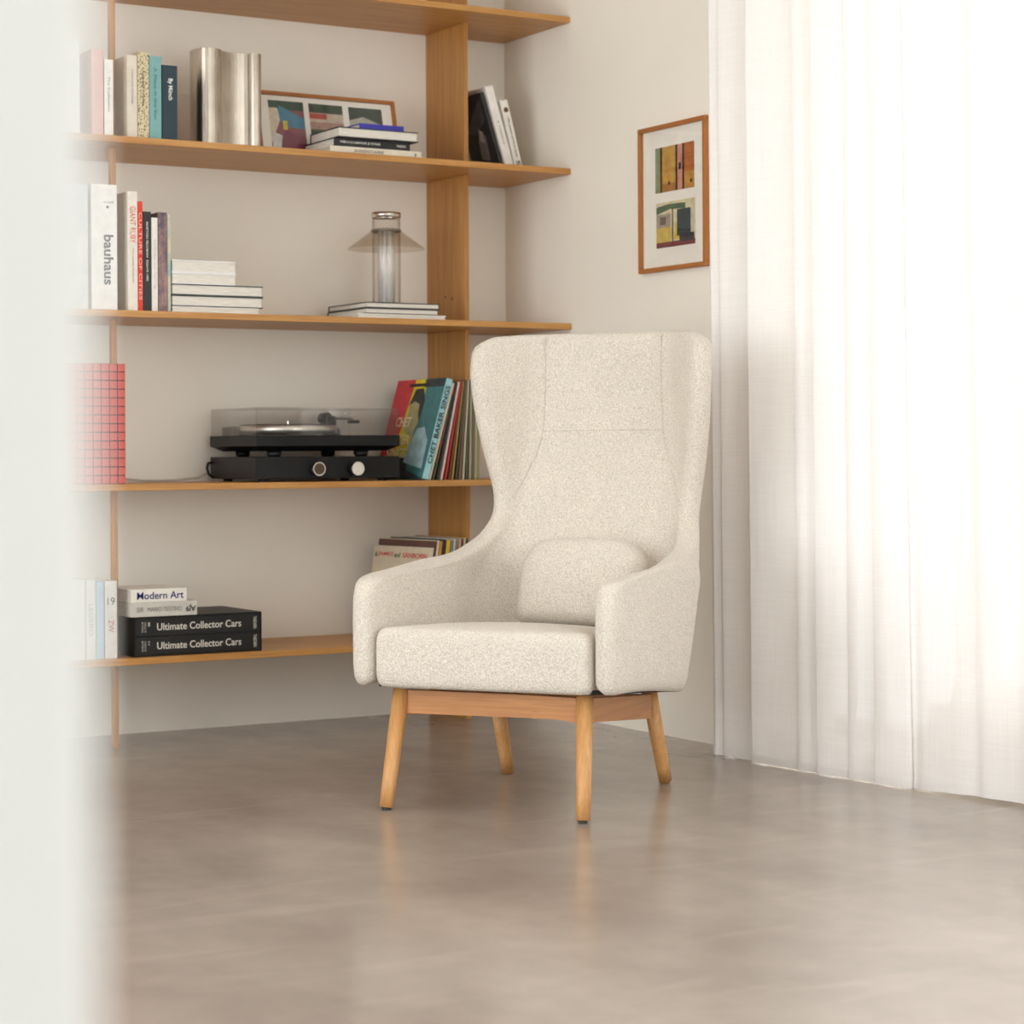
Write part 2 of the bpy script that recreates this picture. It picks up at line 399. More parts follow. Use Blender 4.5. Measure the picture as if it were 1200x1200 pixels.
# shelf B, left of and right of the thin post
gB = 'books standing on the second shelf from the top'
stand('B', -1.665, -1.622, 2.024, .2, 'pale white book at the far left of the vase shelf, half lost in blur', '#e8e6e2', group=gB)
stand('B', -1.587, -1.552, 1.999, .19, 'blush pink book on the vase shelf beside the thin post', '#d9a7a0', group=gB)
stand('B', -1.549, -1.522, 1.973, .18, 'white slim book with small grey spine type on the vase shelf', '#ece8e0', group=gB,
      texts=[('The Collection', .55, .10, .007, '#8d8a84', 'd', .5, 0)])
stand('B', -1.480, -1.450, 1.992, .19, 'cream book with thin grey title, first right of the thin post', '#dcd2c2', group=gB,
      texts=[('Collected Writings', .62, .10, .006, '#9b9284', 'd', .5, 0)])
stand('B', -1.449, -1.414, 2.003, .2, 'gold speckled book between the cream and the teal book', '#c9b88d', group=gB,
      spine_mat=speckle('gold_speckle', '#54472f', '#d9cba6', 170, .40, .50), texts=[('Untitled Notes', .6, .11, .006, '#3a3020', 'd', .5, 0)])
stand('B', -1.413, -1.376, 1.995, .2, 'teal book with dark title between gold and navy books', '#78a9a8', group=gB,
      texts=[('A Place in the Sun', .55, .15, .009, '#4c7a7c', 'd', .5, .004)])
stand('B', -1.3735, -1.327, 1.972, .2, 'dark navy book with white title next to the steel vase', '#14303c', group=gB,
      texts=[('By Münch', .68, .062, .017, '#f4f2ec', 'd', .5, .012)])
# stack on shelf B
gS = 'books stacked in front of the leaning frame'
z = ZS['B']+.0002
lie(z, -.8354, -.5231, .0225, .22, 'cream book at the bottom of the stack before the leaning frame', '#e4dcca', y=-.38, group=gS,
    texts=[('INVENTAIRE', .42, .10, .009, '#7d7466', 'u', .5, 0), ('1', .93, .004, .009, '#3a352f', 'u', .5, 0)]); z += .0227
lie(z, -.8181, -.5588, .0265, .21, 'black book with white spine title, second from bottom before the leaning frame', '#1d1c1d', y=-.372, group=gS,
    texts=[('PARIS A LA CAMPAGNE, JE VOYAGE', .34, .135, .009, '#e9e6df', 'u', .5, .004), ('PHAIDON', .88, .03, .007, '#e9e6df', 'u', .5, .01)]); z += .0267
lie(z, -.8094, -.5378, .031, .20, 'large dark-covered book showing white page edges in the stack', '#2d2c2f', y=-.385, group=gS, fore=True); z += .0312
lie(z, -.7258, -.5734, .019, .20, 'blue book on top of the stack before the leaning frame', '#3a36a8', y=-.36, group=gS)
# leaning books right of the upright on shelf B
gR = 'books leaning in the corner end of the second shelf'
ph_ = lean('B', -.150, .012, .262, .17, -18, 'black and white photo book leaning in the corner beside the upright', '#262424', y=-.235, group=gR)
flat_print('cover_print', ph_, (-.0002, .168, .003), (0, -1, 0), (0, 0, 1), [('#2b292a', R4(0, 0, .165, .256)), ('#59565a', [(.02, .14), (.09, .20), (.15, .24), (.15, .17), (.08, .13)]), ('#8d8a8a', [(.07, .05), (.12, .04), (.13, .12), (.10, .15), (.08, .11)]), ('#c9c6c2', [(.09, .11), (.115, .10), (.12, .135), (.10, .145)]), ('#141314', [(.0, .0), (.06, .0), (.07, .06), (.02, .12)])])
lean('B', -.1345, .030, .280, .18, -17, 'thick white book leaning in the middle of the corner trio', '#ece8e1', y=-.242, group=gR,
     texts=[('a history', .45, .08, .007, '#8b8782', 'd', .5, 0)])
lean('B', -.1010, .027, .236, .17, -15, 'white paperback with round emblem leaning nearest the corner', '#e9e5dc', y=-.245, group=gR,
     texts=[('100 years of Fine Arts', .48, .13, .009, '#2c2a28', 'd', .5, .004), ('S', .12, .016, .014, '#2c2a28', 'd', .5, .02), ('●', .86, .017, .017, '#6d4a2c', 'd', .5, 0)])

# shelf C
gC = 'books standing on the middle shelf'
stand('C', -1.672, -1.600, 1.613, .2, 'pale mottled book at the far left of the glass lamp shelf', '#dfe2e2', group=gC,
      spine_mat=speckle('pale_mottle', '#c6d2d6', '#eeeae4', 14, .4, .65))
stand('C', -1.590, -1.5127, 1.617, .24, 'thick white book with large grey bauhaus lettering before the thin post', '#ebe9e5', group=gC,
      texts=[('bauhaus', .40, .142, .029, '#4c4d52', 'd', .66, .022), ('modell', .86, .03, .006, '#8c8c8c', 'h', .66, 0), ('●', .82, .008, .008, '#44464a', 'h', .62, 0)])
stand('C', -1.4805, -1.4512, 1.602, .2, 'tall white book with red vertical title on the glass lamp shelf', '#e6dfd3', group=gC,
      texts=[('GIANT RUBY', .72, .105, .017, '#d4685a', 'd', .5, 0), ('The melody handbook', .38, .10, .005, '#8b8378', 'd', .5, 0)])
stand('C', -1.4509, -1.4355, 1.574, .2, 'thin red book with white spine lettering on the glass lamp shelf', '#d63a24', group=gC,
      texts=[('CULTURE OF CITIES', .5, .25, .009, '#f0b9ab', 'd', .5, 0)])
stand('C', -1.4350, -1.4101, 1.546, .2, 'black book with small white title beside the thin red book', '#211f20', group=gC,
      texts=[('MORTON FELDMAN  ESSAYS 1985', .6, .17, .006, '#e2ded7', 'd', .5, .004)])
stand('C', -1.4090, -1.3900, 1.530, .2, 'thin white book between the black book and the marbled book', '#e7e3dc', group=gC,
      texts=[('Notes on living', .5, .14, .004, '#b5afa6', 'd', .5, 0)])
stand('C', -1.3893, -1.3615, 1.546, .2, 'marbled mauve and brown book on the glass lamp shelf', '#5d4a4a', group=gC,
      spine_mat=speckle('mauve_marble', '#544a5c', '#b08a80', 26, .35, .65))
stand('C', -1.3606, -1.3500, 1.542, .2, 'slim pale teal and peach book at the right end of its row', '#b7c2b8', group=gC,
      spine_mat=speckle('teal_peach', '#8fb3ad', '#e3c7a4', 12, .4, .6))
gD = 'books stacked flat beside the standing row'
z = ZS['C']+.0002
lie(z, -1.348, -1.0726, .0175, .22, 'white book at the bottom of the flat stack right of the standing row', '#eeeae2', group=gD, fore=True); z += .0177
lie(z, -1.3485, -1.0614, .0325, .23, 'dark green-edged book, lower of the pair in the flat stack', '#2a3430', group=gD, fore=True); z += .0327
lie(z, -1.3480, -1.0612, .0325, .23, 'dark green-edged book, upper of the pair in the flat stack', '#2a3430', group=gD, fore=True); z += .0327
lie(z, -1.3480, -1.1456, .0325, .2, 'small white book below the top one in the flat stack', '#e6e4e4', group=gD, fore=True); z += .0327
lie(z, -1.3480, -1.1454, .0365, .2, 'small white book on top of the flat stack', '#e9e7e8', group=gD, fore=True)
gL = 'books under the glass lamp'
z = ZS['C']+.0002
lie(z, -.7467, -.4422, .0135, .25, 'white book at the bottom beneath the glass lamp', '#f0ede5', y=-.385, group=gL, fore=True); z += .0137
lie(z, -.7176, -.4662, .0180, .27, 'middle book with dark edges beneath the glass lamp', '#33342f', y=-.38, group=gL, fore=True); z += .0182
lie(z, -.7146, -.4631, .0180, .27, 'top book with dark edges directly beneath the glass lamp', '#3b3b35', y=-.38, group=gL, fore=True); LAMPZ = z+.0182

# shelf E
gE = 'books standing at the left of the bottom shelf'
stand('E', -1.665, -1.615, .495, .18, 'pale white book at the far left of the bottom shelf', '#e2e2df', group=gE)
stand('E', -1.612, -1.583, .494, .18, 'white book with faint grey spine lettering on the bottom shelf', '#dcdcd8', group=gE,
      texts=[('LEGERO', .5, .09, .013, '#a9aba9', 'd', .5, 0)])
stand('E', -1.5815, -1.558, .488, .18, 'pale blue book on the bottom shelf', '#a9c3d8', group=gE)
stand('E', -1.5560, -1.5193, .489, .18, 'white book with grey and red spine blocks before the thin post on the bottom shelf', '#dcd8d2', group=gE,
      texts=[('19', .74, .022, .022, '#55585c', 'h', .5, 0), ('ZW', .42, .035, .016, '#b4584c', 'd', .5, 0)])
cs = thing('book_slipcase', 'black slipcase holding two volumes with silver car titles on the bottom shelf', 'slipcase', T(-1.4686, -.388, ZS['E']+.0002))
bm = box(0, .396, 0, .29, 0, .003); box(0, .396, 0, .29, .112, .115, bm=bm); box(0, .003, 0, .29, .003, .112, bm=bm); box(.393, .396, 0, .29, .003, .112, bm=bm); box(.003, .393, .287, .29, .003, .112, bm=bm)
obj('case', bm, BLACKS, cs)
for i, lab in enumerate(('lower black volume inside the slipcase on the bottom shelf', 'upper black volume inside the slipcase on the bottom shelf')):
    lie(ZS['E']+.0034+i*.0543, -1.4650, -1.0760, .0538, .27, lab, '#0f0e0e', y=-.3865, group='volumes in the slipcase',
        texts=[('Ultimate Collector Cars', .505, .262, .021, '#d8d2c6', 'u', .5, .010), ('WORLD OF\nMOTORING', .065, .03, .014, '#b5b0a6', 'h', .5, .004), ('1' if i else '2', .105, .006, .012, '#a9a49a', 'd', .35, .01), ('TASCHEN', .955, .036, .010, '#d8d2c6', 'h', .5, .012)])
z = ZS['E']+.0002+.1152
lie(z, -1.4810, -1.2800, .042, .2, 'grey illustrated book lying between the slipcase and the white book', '#c9c4ba', y=-.398, group='books on the slipcase',
    texts=[('SIR', .13, .022, .014, '#8b867c', 'u', .5, 0), ('MARIO TESTINO', .5, .105, .013, '#8b867c', 'u', .5, 0), ('AJ9', .9, .03, .02, '#2a2a2a', 'd', .5, .02)]); z += .0422
lie(z, -1.4812, -1.3117, .037, .19, 'white book with bold navy title on top of the slipcase pile', '#e9e4da', y=-.398, group='books on the slipcase',
    texts=[('Modern Art', .52, .142, .021, '#1d2a63', 'u', .5, .007)])

# ------------------------------------------------------------------ vinyl records
def record(key, xb, t, deg, label, col, y=-.402, h=.312, d=.312, group=None, name='record_sleeve', phi=0):
    a = math.radians(deg)
    mw = T(xb, y, ZS[key]+.0003+t*math.sin(a)) @ Matrix.Rotation(math.radians(phi), 4, 'Z') @ Matrix.Rotation(a, 4, 'Y')
    root = thing(name, label, 'record', mw, group)
    obj('sleeve', box(0, t, 0, d, 0, h, min(.0009, t*.3), 1), plain(col, .5) if isinstance(col, str) else col, root)
    return root
gV = 'records leaning on the turntable shelf'
a0 = 16.0
rs = record('D', -.5415+.002, .0225, a0, 'light blue box set leaning beside the turntable with a portrait cover', '#9ccdd4', h=.322, d=.32, group=gV, name='record_box_set')
lettering(rs, 'CHET BAKER SINGS', .25, .0155, (.0112, -.0012, .175), (0, 0, 1), (-1, 0, 0), '#10181a', .014)
# cover faces -x : seen with the spine side (y=0) at the right
W_, H_ = .32, .322
def CV(o=0): return dict(o=(-.0004-o, W_, 0), X=(0, -1, 0), Y=(0, 0, 1))
flat_print('cover_print', rs, (-.0002, W_, 0), (0, -1, 0), (0, 0, 1), [
    ('#24343a', R4(0, 0, W_, H_)),
    ('#c8303a', R4(0, .04, .125, H_)),
    ('#d8c21e', [(.085, .05), (.19, .05), (.215, H_), (.125, H_)]),
    ('#3f7478', [(.175, .03), (W_, .0), (W_, .30), (.205, .30)]),
    ('#2b3c40', R4(.19, .295, W_, H_)),
    ('#1b1c1c', [(.10, .02), (.20, .02), (.185, .07), (.11, .07)]),
    ('#9fc0c4', [(.17, .05), (.30, .03), (.295, .12), (.255, .165), (.21, .16), (.18, .11)]),
    ('#a39a6a', [(.125, .15), (.175, .13), (.205, .18), (.195, .255), (.15, .265), (.122, .235)]),
    ('#262a26', [(.115, .235), (.14, .29), (.19, .292), (.215, .25), (.208, .18), (.192, .205), (.185, .24), (.15, .25)]),
    ('#1d1d1d', R4(.09, .298, .225, .308)),
])
for i, (s, ln) in enumerate((('CHET', .10), ('BAKER', .135), ('SINGS', .13))):
    lettering(rs, s, ln, .032, (-.0022, W_-.11, (.182, .124, .080)[i]), (0, -1, 0), (0, 0, 1), '#e6ddb0', .012)
cols = [('#d9cfb9', .006, 'cream record sleeve just right of the box set'), ('#35603c', .005, 'green record sleeve leaning after the cream one'), ('#2a2628', .005, 'black record sleeve leaning after the green one'),
        ('#d8c3b6', .004, 'pale pink record sleeve leaning before the red ones'), ('#a8282a', .006, 'red record sleeve leaning in the middle of the row'), ('#7c3a2a', .004, 'rust brown record sleeve leaning beside the red one'),
        ('#b59a4a', .005, 'mustard record sleeve leaning right of the rust one'), ('#4b4638', .005, 'dark olive record sleeve leaning towards the armchair'), ('#8a6a50', .006, 'tan record sleeve leaning behind the armchair edge'),
        ('#c9bfa8', .005, 'ivory record sleeve leaning close to the armchair'), ('#5b6a4a', .005, 'moss green record sleeve leaning close to the armchair'), ('#b0a58a', .006, 'beige record sleeve standing nearly upright beside the armchair'), ('#6f6248', .007, 'umber record sleeve standing nearly upright by the armchair'), ('#c2b79c', .006, 'oatmeal record sleeve standing by the armchair wing'), ('#7d8a5c', .006, 'sage record sleeve standing by the armchair wing'), ('#a9875c', .006, 'caramel record sleeve last in sight by the armchair wing')]
xb = -.5395+.0225/math.cos(math.radians(a0))+.0012
aa = a0
for i, (c, t, lab) in enumerate(cols):
    mm = speckle('sleeve_mix', '#35603c', '#b8443c', 30, .45, .6) if i == 1 else c
    rr = record('D', xb, t, aa, lab, mm, y=-.400+random.uniform(-.004, .006), h=.312-random.uniform(0, .004), group=gV)
    aa2 = max(1.0, aa-1.35); ra, rb_ = math.radians(aa), math.radians(aa2)
    xb += t/math.cos(ra)+.0006+.314*(math.tan(ra)-math.tan(rb_)); aa = aa2
# bottom shelf records
gW = 'records leaning on the bottom shelf behind the armchair'
cols = [('#cbbda4', .004, 'beige record sleeve with red and green title at the front of the bottom row'), ('#5a3a34', .004, 'dark maroon record sleeve behind the beige one'), ('#ded0b0', .006, 'cream record sleeve behind the maroon one'),
        ('#c8853a', .009, 'orange record sleeve in the bottom row'), ('#1f1c1c', .010, 'black record sleeve between the orange and yellow ones'), ('#dfb012', .013, 'bright yellow record sleeve in the bottom row'),
        ('#6d7c88', .007, 'blue grey record sleeve right of the yellow one'), ('#d6d0c4', .006, 'white record sleeve in the bottom row'), ('#8a7058', .008, 'brown record sleeve in the bottom row'),
        ('#b9a888', .007, 'sand record sleeve in the bottom row'), ('#6a2f28', .005, 'oxblood record sleeve near the armchair back'), ('#c7b690', .006, 'straw record sleeve near the armchair back'), ('#2a2724', .007, 'charcoal record sleeve next to the armchair back'), ('#a39a78', .006, 'khaki record sleeve last of the bottom row')]
xb = -.553; aa = 11.0; phi = 8.0
for i, (c, t, lab) in enumerate(cols):
    hh = .312 + (-.02 if i == 0 else (.0 if i == 1 else random.uniform(-.002, .004)))
    rr = record('E', xb, t, aa, lab, c, y=-.403 + (0 if i < 2 else random.uniform(0, .003)), h=hh, group=gW, phi=phi)
    if i == 0:
        for s, ln, yy, col in (('&', .014, .016, '#3f6a44'), ('JAMES', .082, .066, '#c23a34'), ('and', .03, .130, '#3f6a44'), ('SANBORN', .128, .222, '#c23a34')):
            lettering(rr, s, ln, .016, (-.0006, .312-yy, hh-.028), (0, -1, 0), (0, 0, 1), col, .010)
        flat_print('cover_print', rr, (-.0002, .312, 0), (0, -1, 0), (0, 0, 1), [('#b79d88', R4(.06, hh-.135+k*.009, .25, hh-.1335+k*.009)) for k in range(4)])
    aa2 = max(1.0, aa-.72); ra, rb_ = math.radians(aa), math.radians(aa2)
    xb += t/math.cos(ra)+.0018+.316*(math.tan(ra)-math.tan(rb_)); aa = aa2; phi = max(0, phi-.9)

# ------------------------------------------------------------------ turntable, amplifier
am = thing('amplifier', 'black stereo amplifier with two silver knobs under the turntable', 'amplifier', T(-1.0918, -.398, ZS['D']+.0002))
obj('body', box(0, .478, 0, .345, .008, .075, .003), BLACK, am)
for x in (.04, .438):
    for y in (.04, .30): obj('foot', lathe([(.014, 0), (.014, .0082)], 16), plain('#151515', .6), am, T(x, y, 0))
for xk, face in ((.193, '#5a4a3e'), (.322, '#e6e2da')):
    mk = axes((xk, 0, .038), (1, 0, 0), (0, 0, 1), (0, -1, 0))
    k = obj('knob', lathe([(.022, -.0005), (.022, .024), (.0205, .026)], 32), plain('#1a1a1b', .3), am, mk, True)
    obj('knob_rim', lathe([(.0205, .0255), (.0205, .0275), (.0175, .0275), (.0175, .0255)], 32, close=True), CHROME, k)
    obj('knob_face', lathe([(.0176, .0255), (.0176, .0268)], 32), plain(face, .25, .8), k)
tt = thing('turntable', 'black turntable under a clear dust cover on the middle left shelf', 'turntable', T(-1.0918, -.398, ZS['D']+.0754))
for x in (.085, .375):
    for y in (.06, .29): obj('foot', lathe([(.018, 0), (.022, .006), (.022, .0165)], 20), plain('#141414', .5), tt, T(x, y, 0), True)
bm = bmesh.new()
def loopq(x0, x1, y0, y1, z): return [bm.verts.new(p) for p in ((x0, y0, z), (x1, y0, z), (x1, y1, z), (x0, y1, z))]
l0 = loopq(.03, .448, .03, .315, .0165); l1 = loopq(0, .478, 0, .345, .032); l2 = loopq(0, .478, 0, .345, .0635)
for a_, b_ in ((l0, l1), (l1, l2)):
    for k in range(4): bm.faces.new((a_[k], a_[(k+1) % 4], b_[(k+1) % 4], b_[k]))
bm.faces.new(l0[::-1]); bm.faces.new(l2)
obj('plinth', bm, BLACK, tt)
bm = box(.002, .476, .002, .005, .064, .146); box(.002, .476, .340, .343, .064, .146, bm=bm); box(.002, .005, .005, .340, .064, .146, bm=bm); box(.473, .476, .005, .340, .064, .146, bm=bm); box(.005, .473, .005, .340, .143, .146, bm=bm)
obj('dust_cover', bm, LID, tt)
obj('platter', lathe([(.14, .068), (.148, .070), (.148, .093), (.14, .095), (.01, .095)], 64), plain('#e4e0d8', .38, 1.0), tt, T(.185, .175, 0), True)
obj('record_disc', lathe([(.145, .0952), (.145, .0972)], 64), plain('#141314', .3), tt, T(.185, .175, 0))
obj('spindle', lathe([(.0035, .095), (.0035, .108), (.002, .110)], 12), CHROME, tt, T(.185, .175, 0))
arm = obj('tonearm', tube([(.365, .27, .118), (.372, .20, .117), (.376, .12, .115), (.36, .085, .112)], .0042, 10), plain('#8f8b86', .3, 1.0), tt)
obj('counterweight', tube([(.362, .300, .1185), (.365, .270, .1185)], .0185, 24), BLACK, arm)
obj('arm_pivot', lathe([(.026, .064), (.026, .085), (.016, .09), (.016, .122), (.01, .126)], 28), BLACK, arm, T(.366, .245, 0), True)
obj('head_shell', box(.345, .372, .060, .092, .100, .110, .002), BLACK, arm)
obj('arm_lift', tube([(.40, .25, .064), (.402, .245, .128), (.418, .24, .138)], .003, 8), CHROME, arm)
obj('speed_control', box(.02, .062, .22, .262, .064, .092, .002), plain('#6b6660', .5), tt)
obj('nameplate', box(.025, .11, .30, .31, .064, .090, .001), plain('#8a7f72', .5), tt)
cb = tube([(-1.48, -.02, ZS['D']+.004), (-1.44, -.022, ZS['D']+.012), (-1.38, -.03, ZS['D']+.013), (-1.31, -.035, ZS['D']+.005), (-1.25, -.04, ZS['D']+.0035), (-1.20, -.045, ZS['D']+.005), (-1.13, -.05, ZS['D']+.012), (-1.097, -.055, ZS['D']+.03)], .0032, 8)
tag(obj('power_cable', cb, plain('#bdb4a8', .5), None, None, True), 'thin pale cable running along the wall behind the amplifier', 'cable')
cb = tube([(-1.0935, -.07, ZS['D']+.06), (-1.108, -.075, ZS['D']+.055), (-1.114, -.08, ZS['D']+.04), (-1.108, -.085, ZS['D']+.02), (-1.095, -.09, ZS['D']+.012)], .004, 8)
cb.transform(T(1.0918, .398, -ZS['D']-.0002)); obj('cable_loop', cb, BLACK, am, None, True)

# ------------------------------------------------------------------ red tiled box
tb = thing('tiled_box', 'red box covered in small square tiles at the left end of the turntable shelf', 'box', T(-1.759, -.38, ZS['D']+.0002))
TW, NX, NZ, TD, NY = .0246, 11, 14, .0738, 3
obj('body', box(.0012, NX*TW-.0012, .0012, TD-.001, 0, NZ*TW-.001), plain('#5d1712', .7), tb)
tm = None; RED = plain('#c4473a', .4)
for i in range(NX):
    for j in range(NZ):
        if tm is None:
            o = obj('tile', box(-TW/2+.0016, TW/2-.0016, -.002, .0014, -TW/2+.0016, TW/2-.0016, .0007, 1), RED, tb); tm = o.data
        else:
            o = bpy.data.objects.new('tile', tm); COL.objects.link(o); o.parent = tb
        o.location = ((i+.5)*TW, 0, (j+.5)*TW)
for i in range(NY):
    for j in range(NZ):
        o = bpy.data.objects.new('tile', tm); COL.objects.link(o); o.parent = tb
        o.location = (0, (i+.5)*TW, (j+.5)*TW); o.rotation_euler = (0, 0, -PI/2)

# ------------------------------------------------------------------ steel vase
def vase_outline(off):
    fr = []
    # front line left to right (y negative = towards the room): convex lobe, wide hollow, convex lobe
    for k in range(13):
        a = PI-PI*k/12*.92; fr.append((-.073+.043*math.cos(a), -.018-.043*math.sin(a)))
    x0, y0 = fr[-1]
    for k in range(1, 9):
        t = k/9; fr.append((x0+(.066-x0)*t, y0+(-.018-y0)*t+.012*math.sin(PI*t)))
    for k in range(11):
        a = PI*.92-PI*.92*k/10; fr.append((.089+.024*math.cos(a), -.014-.026*math.sin(a)))
    bk = [(x, -y) for x, y in fr[::-1]]
    pts = fr+bk; out = []
    n = len(pts)
    for i in range(n):
        p, q = Vector(pts[i-1]), Vector(pts[(i+1) % n]); d = (q-p)
        nn = Vector((d.y, -d.x)); nn = nn.normalized() if nn.length > 1e-9 else Vector((0, 0))
        out.append((pts[i][0]-nn.x*off, pts[i][1]-nn.y*off))
    return out
bm = bmesh.new(); oo = vase_outline(0); ii = vase_outline(.0022); n = len(oo); VH = .292
rings = [[bm.verts.new((x, y, z)) for x, y in L] for L, z in ((ii, .004), (ii, VH), (oo, VH), (oo, 0))]
for a_, b_ in zip(rings[:-1], rings[1:]):
    for k in range(n): bm.faces.new((a_[k], a_[(k+1) % n], b_[(k+1) % n], b_[k]))
bm.faces.new(rings[0]); bm.faces.new(rings[-1])
tag(obj('steel_vase', bm, STEEL, None, T(-1.124, -.27, ZS['B']+.0002) @ Matrix.Diagonal((.92, .95, 1, 1))), 'tall brushed steel vase with wavy lobed walls on the second shelf', 'vase')

# ------------------------------------------------------------------ glass lamp
HIGHLIGHT = bpy.data.materials.new('painted_highlights'); HIGHLIGHT.use_nodes = True; _n = HIGHLIGHT.node_tree; _p = _n.nodes['Principled BSDF']
_p.inputs['Base Color'].default_value = (.95, .94, .92, 1); _p.inputs['Roughness'].default_value = .25
_w = texn(_n, 1, mapping(_n, (150, 150, 2)), 3); _r = mixramp(_n, _w.outputs['Fac'], (.12, .12, .12, 1), (.8, .8, .8, 1), .4, .62)  # bright vertical glass highlights painted as streaks of more opaque white
_n.links.new(_r.outputs[0], _p.inputs['Alpha'])
gl = thing('glass_lamp', 'clear ribbed glass lantern with conical shade standing on three books', 'lamp', T(-.580, -.25, LAMPZ+.0003))
def ribbed(r, z0, z1, t, n=44, amp=.0016):
    bm = bmesh.new(); rr = []
    for rad, z in ((r, z0), (r, z1), (r-t, z1), (r-t, z0)):
        rr.append([bm.verts.new(((rad+(amp if k % 2 else -amp))*math.cos(2*PI*k/n), (rad+(amp if k % 2 else -amp))*math.sin(2*PI*k/n), z)) for k in range(n)])
    for i in range(4):
        for k in range(n): bm.faces.new((rr[i][k], rr[i][(k+1) % n], rr[(i+1) % 4][(k+1) % n], rr[(i+1) % 4][k]))
    return bm
obj('cylinder', ribbed(.043, .004, .285, .003), LAMPGLASS, gl, None, True)
obj('base', lathe([(.047, 0), (.047, .006), (.04, .008)], 40), LAMPGLASS, gl, None, True)
obj('shade', lathe([(.047, .232), (.120, .178), (.1205, .174), (.118, .175), (.046, .228)], 56, close=True), SHADEGLASS, gl, None, True)
obj('rim', lathe([(.046, .272), (.046, .288), (.0445, .288), (.0445, .272)], 40, close=True), CHROME, gl, None, True)
obj('collar', lathe([(.0472, .228), (.0472, .236), (.0455, .236), (.0455, .228)], 40, close=True), plain('#8d857a', .3, .6), gl, None, True)
obj('highlight_sleeve', ribbed(.026, .008, .24, .002, 30, .0012), HIGHLIGHT, gl, None, True)  # inner core of the lamp, carries the painted white highlights

# ------------------------------------------------------------------ framed prints
def frame(label, wd, ht, bar, mw, pics, name='picture_frame'):
    """local: x along the width, z up, front faces -y"""
    root = thing(name, label, 'picture frame', mw)
    for lo, hi, z0, z1, mt in ((0, wd, 0, bar, FRAME_WOOD), (0, wd, ht-bar, ht, FRAME_WOOD), (0, bar, bar, ht-bar, FRAME_WOODZ), (wd-bar, wd, bar, ht-bar, FRAME_WOODZ)):
        obj('frame_bar', box(lo, hi, -.02, 0, z0, z1, .001, 1), mt, root)
    obj('mount', box(bar, wd-bar, -.008, -.002, bar, ht-bar), plain('#f6f1e6', .8, 0, .02), root)
    obj('glazing', box(bar, wd-bar, -.0125, -.0115, bar, ht-bar), thin_glass('picture_glass', (.985, .985, .985, 1), .5, .02), root)
    for x, z, polys in pics: flat_print('print', root, (x, -.0081, z), (1, 0, 0), (0, 0, 1), polys)
    return root
# on the right wall: local x -> -y, front faces -x
pw, ph = .20, .135
pA = [('#b98a3c', R4(0, 0, pw, ph)), ('#8c9a76', R4(0, 0, .022, ph)), ('#1d1512', R4(.026, 0, .036, ph)), ('#c79a48', R4(.036, .012, .105, ph)), ('#a8763a', R4(.036, 0, .105, .025)),
      ('#2a1712', R4(.105, 0, .115, ph)), ('#d0907c', R4(.115, 0, .140, ph)), ('#2a1712', R4(.140, 0, .150, ph)), ('#b5682f', R4(.150, .045, .20, ph)), ('#c08c3e', R4(.150, 0, .20, .05)),
      ('#33231a', R4(.121, .06, .134, .08)), ('#33231a', R4(.068, .02, .078, .03)), ('#33231a', R4(.18, .016, .19, .026))]
pB = [('#d8cda6', R4(0, 0, pw, ph)), ('#4f6a4c', [(0, .10), (.07, .112), (.15, .108), (.15, .125), (.06, .128), (0, .122)]), ('#a89a88', R4(0, .06, .075, .10)), ('#6a5a52', R4(.02, .068, .05, .092)),
      ('#d0b452', R4(0, .014, .078, .06)), ('#7a2f34', R4(0, 0, .20, .016)), ('#3a3c30', R4(.082, .012, .088, .115)), ('#d9b52e', [(.092, .02), (.13, .02), (.12, .07), (.10, .07)]), ('#223a40', R4(.108, .03, .178, .108)), ('#2c2a38', R4(.12, .012, .195, .035)), ('#cfc8ae', R4(.178, .035, .19, .125))]
fo = Vector((-.0006, -.823, 1.3865))
mw = axes(fo, Vector((0, -1, 0)), Vector((1, 0, 0)), Vector((0, 0, 1)))
frame('tall wooden frame with two colour prints hanging beside the curtain', .346, .436, .013, mw, [(.078, .235, pA), (.082, .070, pB)])
# leaning on shelf B: front faces -y
p1 = [('#8a4a4c', R4(0, 0, .12, .165)), ('#2a4a3c', R4(0, .135, .12, .165)), ('#3c7f9c', [(.035, .15), (.12, .11), (.12, .075), (.06, .08), (.03, .1)]), ('#d6c9b0', [(0, .02), (.035, .1), (.03, .14), (0, .14)]), ('#d9c33a', R4(.045, .07, .06, .10)), ('#7a2c44', [(.03, 0), (.12, 0), (.12, .05), (.05, .07)]), ('#cfd2cc', [(.0, 0), (.03, 0), (.038, .05), (.012, .06)])]
p2 = [('#c9b9a4', R4(0, 0, .118, .12)), ('#2f4432', R4(0, .09, .118, .12)), ('#b4463e', R4(0, .07, .06, .088)), ('#b08a7c', R4(0, .035, .118, .06)), ('#415a3a', R4(0, .0, .118, .035))]
p3 = [('#b9b4a8', R4(0, 0, .118, .115)), ('#32423a', [(0, .07), (.05, .085), (.118, .06), (.118, .115), (0, .115)]), ('#2f6a98', R4(.03, .02, .118, .055)), ('#46403a', R4(0, 0, .05, .05))]
a = math.radians(-13)
mw = T(-.966, -.150, ZS['B']+.0046) @ Matrix.Rotation(a, 4, 'X')
frame('wide wooden frame with three small prints leaning on the second shelf', .485, .215, .010, mw, [(.045, .024, p1), (.183, .068, p2), (.322, .072, p3)])

